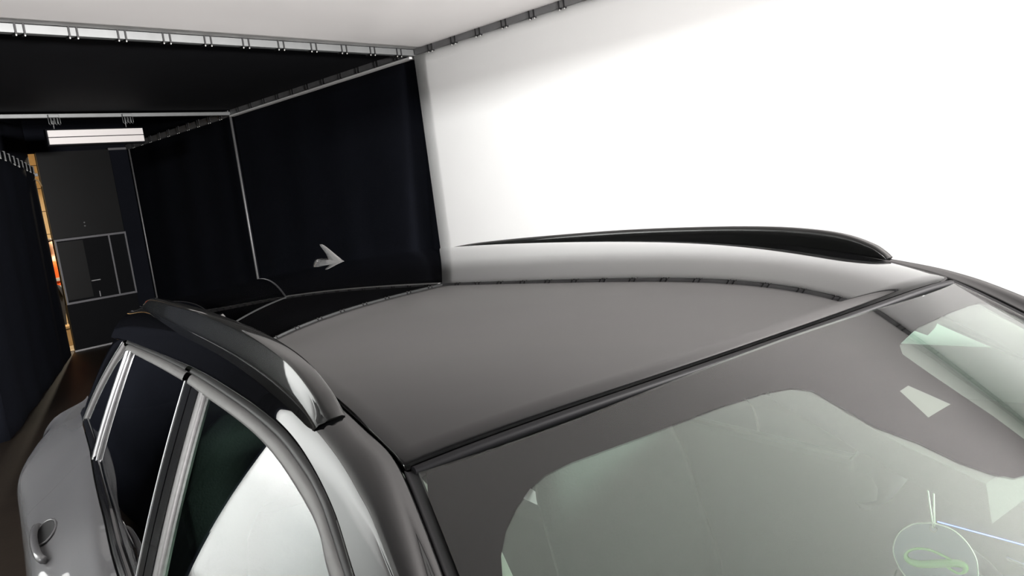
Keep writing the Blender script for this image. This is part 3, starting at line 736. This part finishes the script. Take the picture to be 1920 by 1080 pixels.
bx('airbag_cover', (0, 0, -.01), (.17, .13, .05), M_int, swp, bevel=.02)
for a in (0, math.pi, -math.pi/2): tb('spoke', [(.07*math.cos(a), .07*math.sin(a), -.01), (.175*math.cos(a), .175*math.sin(a), 0)], .012, M_int, swp, 6)
mi = empty('rear_view_mirror'); mi.parent = car; mi.location = (.03, -.185, 1.345); mi.rotation_euler = (math.radians(-8), 0, math.radians(12))
loft('mirror_shell', [[(xx, yy+.008*(1-k), zz*k) for yy, zz in ((-.018, 0), (-.014, .026), (0, .035), (.012, .036), (.014, 0), (.012, -.034), (0, -.034), (-.014, -.026))] for xx, k in ((-.125, .55), (-.118, .85), (-.09, 1), (.09, 1), (.118, .85), (.125, .55))], M_int, mi)
bx('mirror_glass', (0, .016, 0), (.225, .003, .06), M_chrome, mi)
tb('mirror_stalk', [(0, -.01, .02), (-.005, -.022, .038), (-.008, -.03, .052)], .012, M_int, mi, 8)

# --- tag hanging from the mirror
CW = Matrix.Translation((1.018, .472, 0)) @ Matrix.Rotation(-.23579, 4, 'Z')
tg = tag(empty('hang_tag'), 'rounded grey tag with green loop print hanging on white strings behind the windscreen', 'tag')
o0 = Vector((0, -.24, 1.273))
camc = Vector((-.879, -.697, 1.746)); nrm = (camc-o0); nrm.z *= .35; nrm.normalize()
ax = Vector((0, 0, 1)).cross(nrm).normalized(); up = nrm.cross(ax)
tg.matrix_world = CW @ Matrix(((ax.x, up.x, nrm.x, o0.x), (ax.y, up.y, nrm.y, o0.y), (ax.z, up.z, nrm.z, o0.z), (0, 0, 0, 1)))
OUTL = [(0.0, .003), (.020, -.003), (.034, -.016), (.043, -.034), (.0445, -.05), (.0445, -.085), (.040, -.098), (.02, -.102), (0, -.098), (-.018, -.085), (-.034, -.066), (-.043, -.048), (-.045, -.032), (-.038, -.014), (-.022, -.001)]
OL = cr_spline([Vector((x, y, 0)) for x, y in OUTL+OUTL[:1]], 60)[:-1]
bm = bmesh.new(); f = bm.faces.new([bm.verts.new(p) for p in OL]); r = bmesh.ops.extrude_face_region(bm, geom=[f]); bmesh.ops.translate(bm, vec=(0, 0, -.0012), verts=[v for v in r['geom'] if isinstance(v, bmesh.types.BMVert)])
obj('tag_card', bm, M_tag, tg)
bm = bmesh.new(); tube(bm, OL+[OL[0]], .0008, 6, False); obj('tag_rim', bm, M_tage, tg, True)
LOOP = [(.026, -.042), (.010, -.034), (-.006, -.028), (-.022, -.029), (-.031, -.036), (-.029, -.044), (-.016, -.047), (.004, -.044), (.022, -.041), (.031, -.043), (.031, -.050), (.024, -.053), (.016, -.049), (.010, -.045)]
bm = bmesh.new(); tube(bm, [Vector((p.x, p.y-.002, .0012)) for p in cr_spline([Vector((x, y, 0)) for x, y in LOOP], 50)], [.0016+.0036*max(0, math.sin(math.pi*min(1, max(0, (i-14)/26)))) for i in range(50)], 8); obj('green_loop', bm, M_green, tg, True)
for a, b in (((-.0045, .057, .004), (0, -.003, .001)), ((.003, .052, -.004), (.0015, -.001, .001))): tb('string', [a, [(a[i]+b[i])/2 for i in range(3)], b], .0009, M_string, tg, 6)
bm = bmesh.new(); tube(bm, [(.0035*math.cos(a), -.004+.0035*math.sin(a), .001) for a in [2*math.pi*i/12 for i in range(13)]], .0008, 6, False); obj('eyelet', bm, M_alu, tg, True)
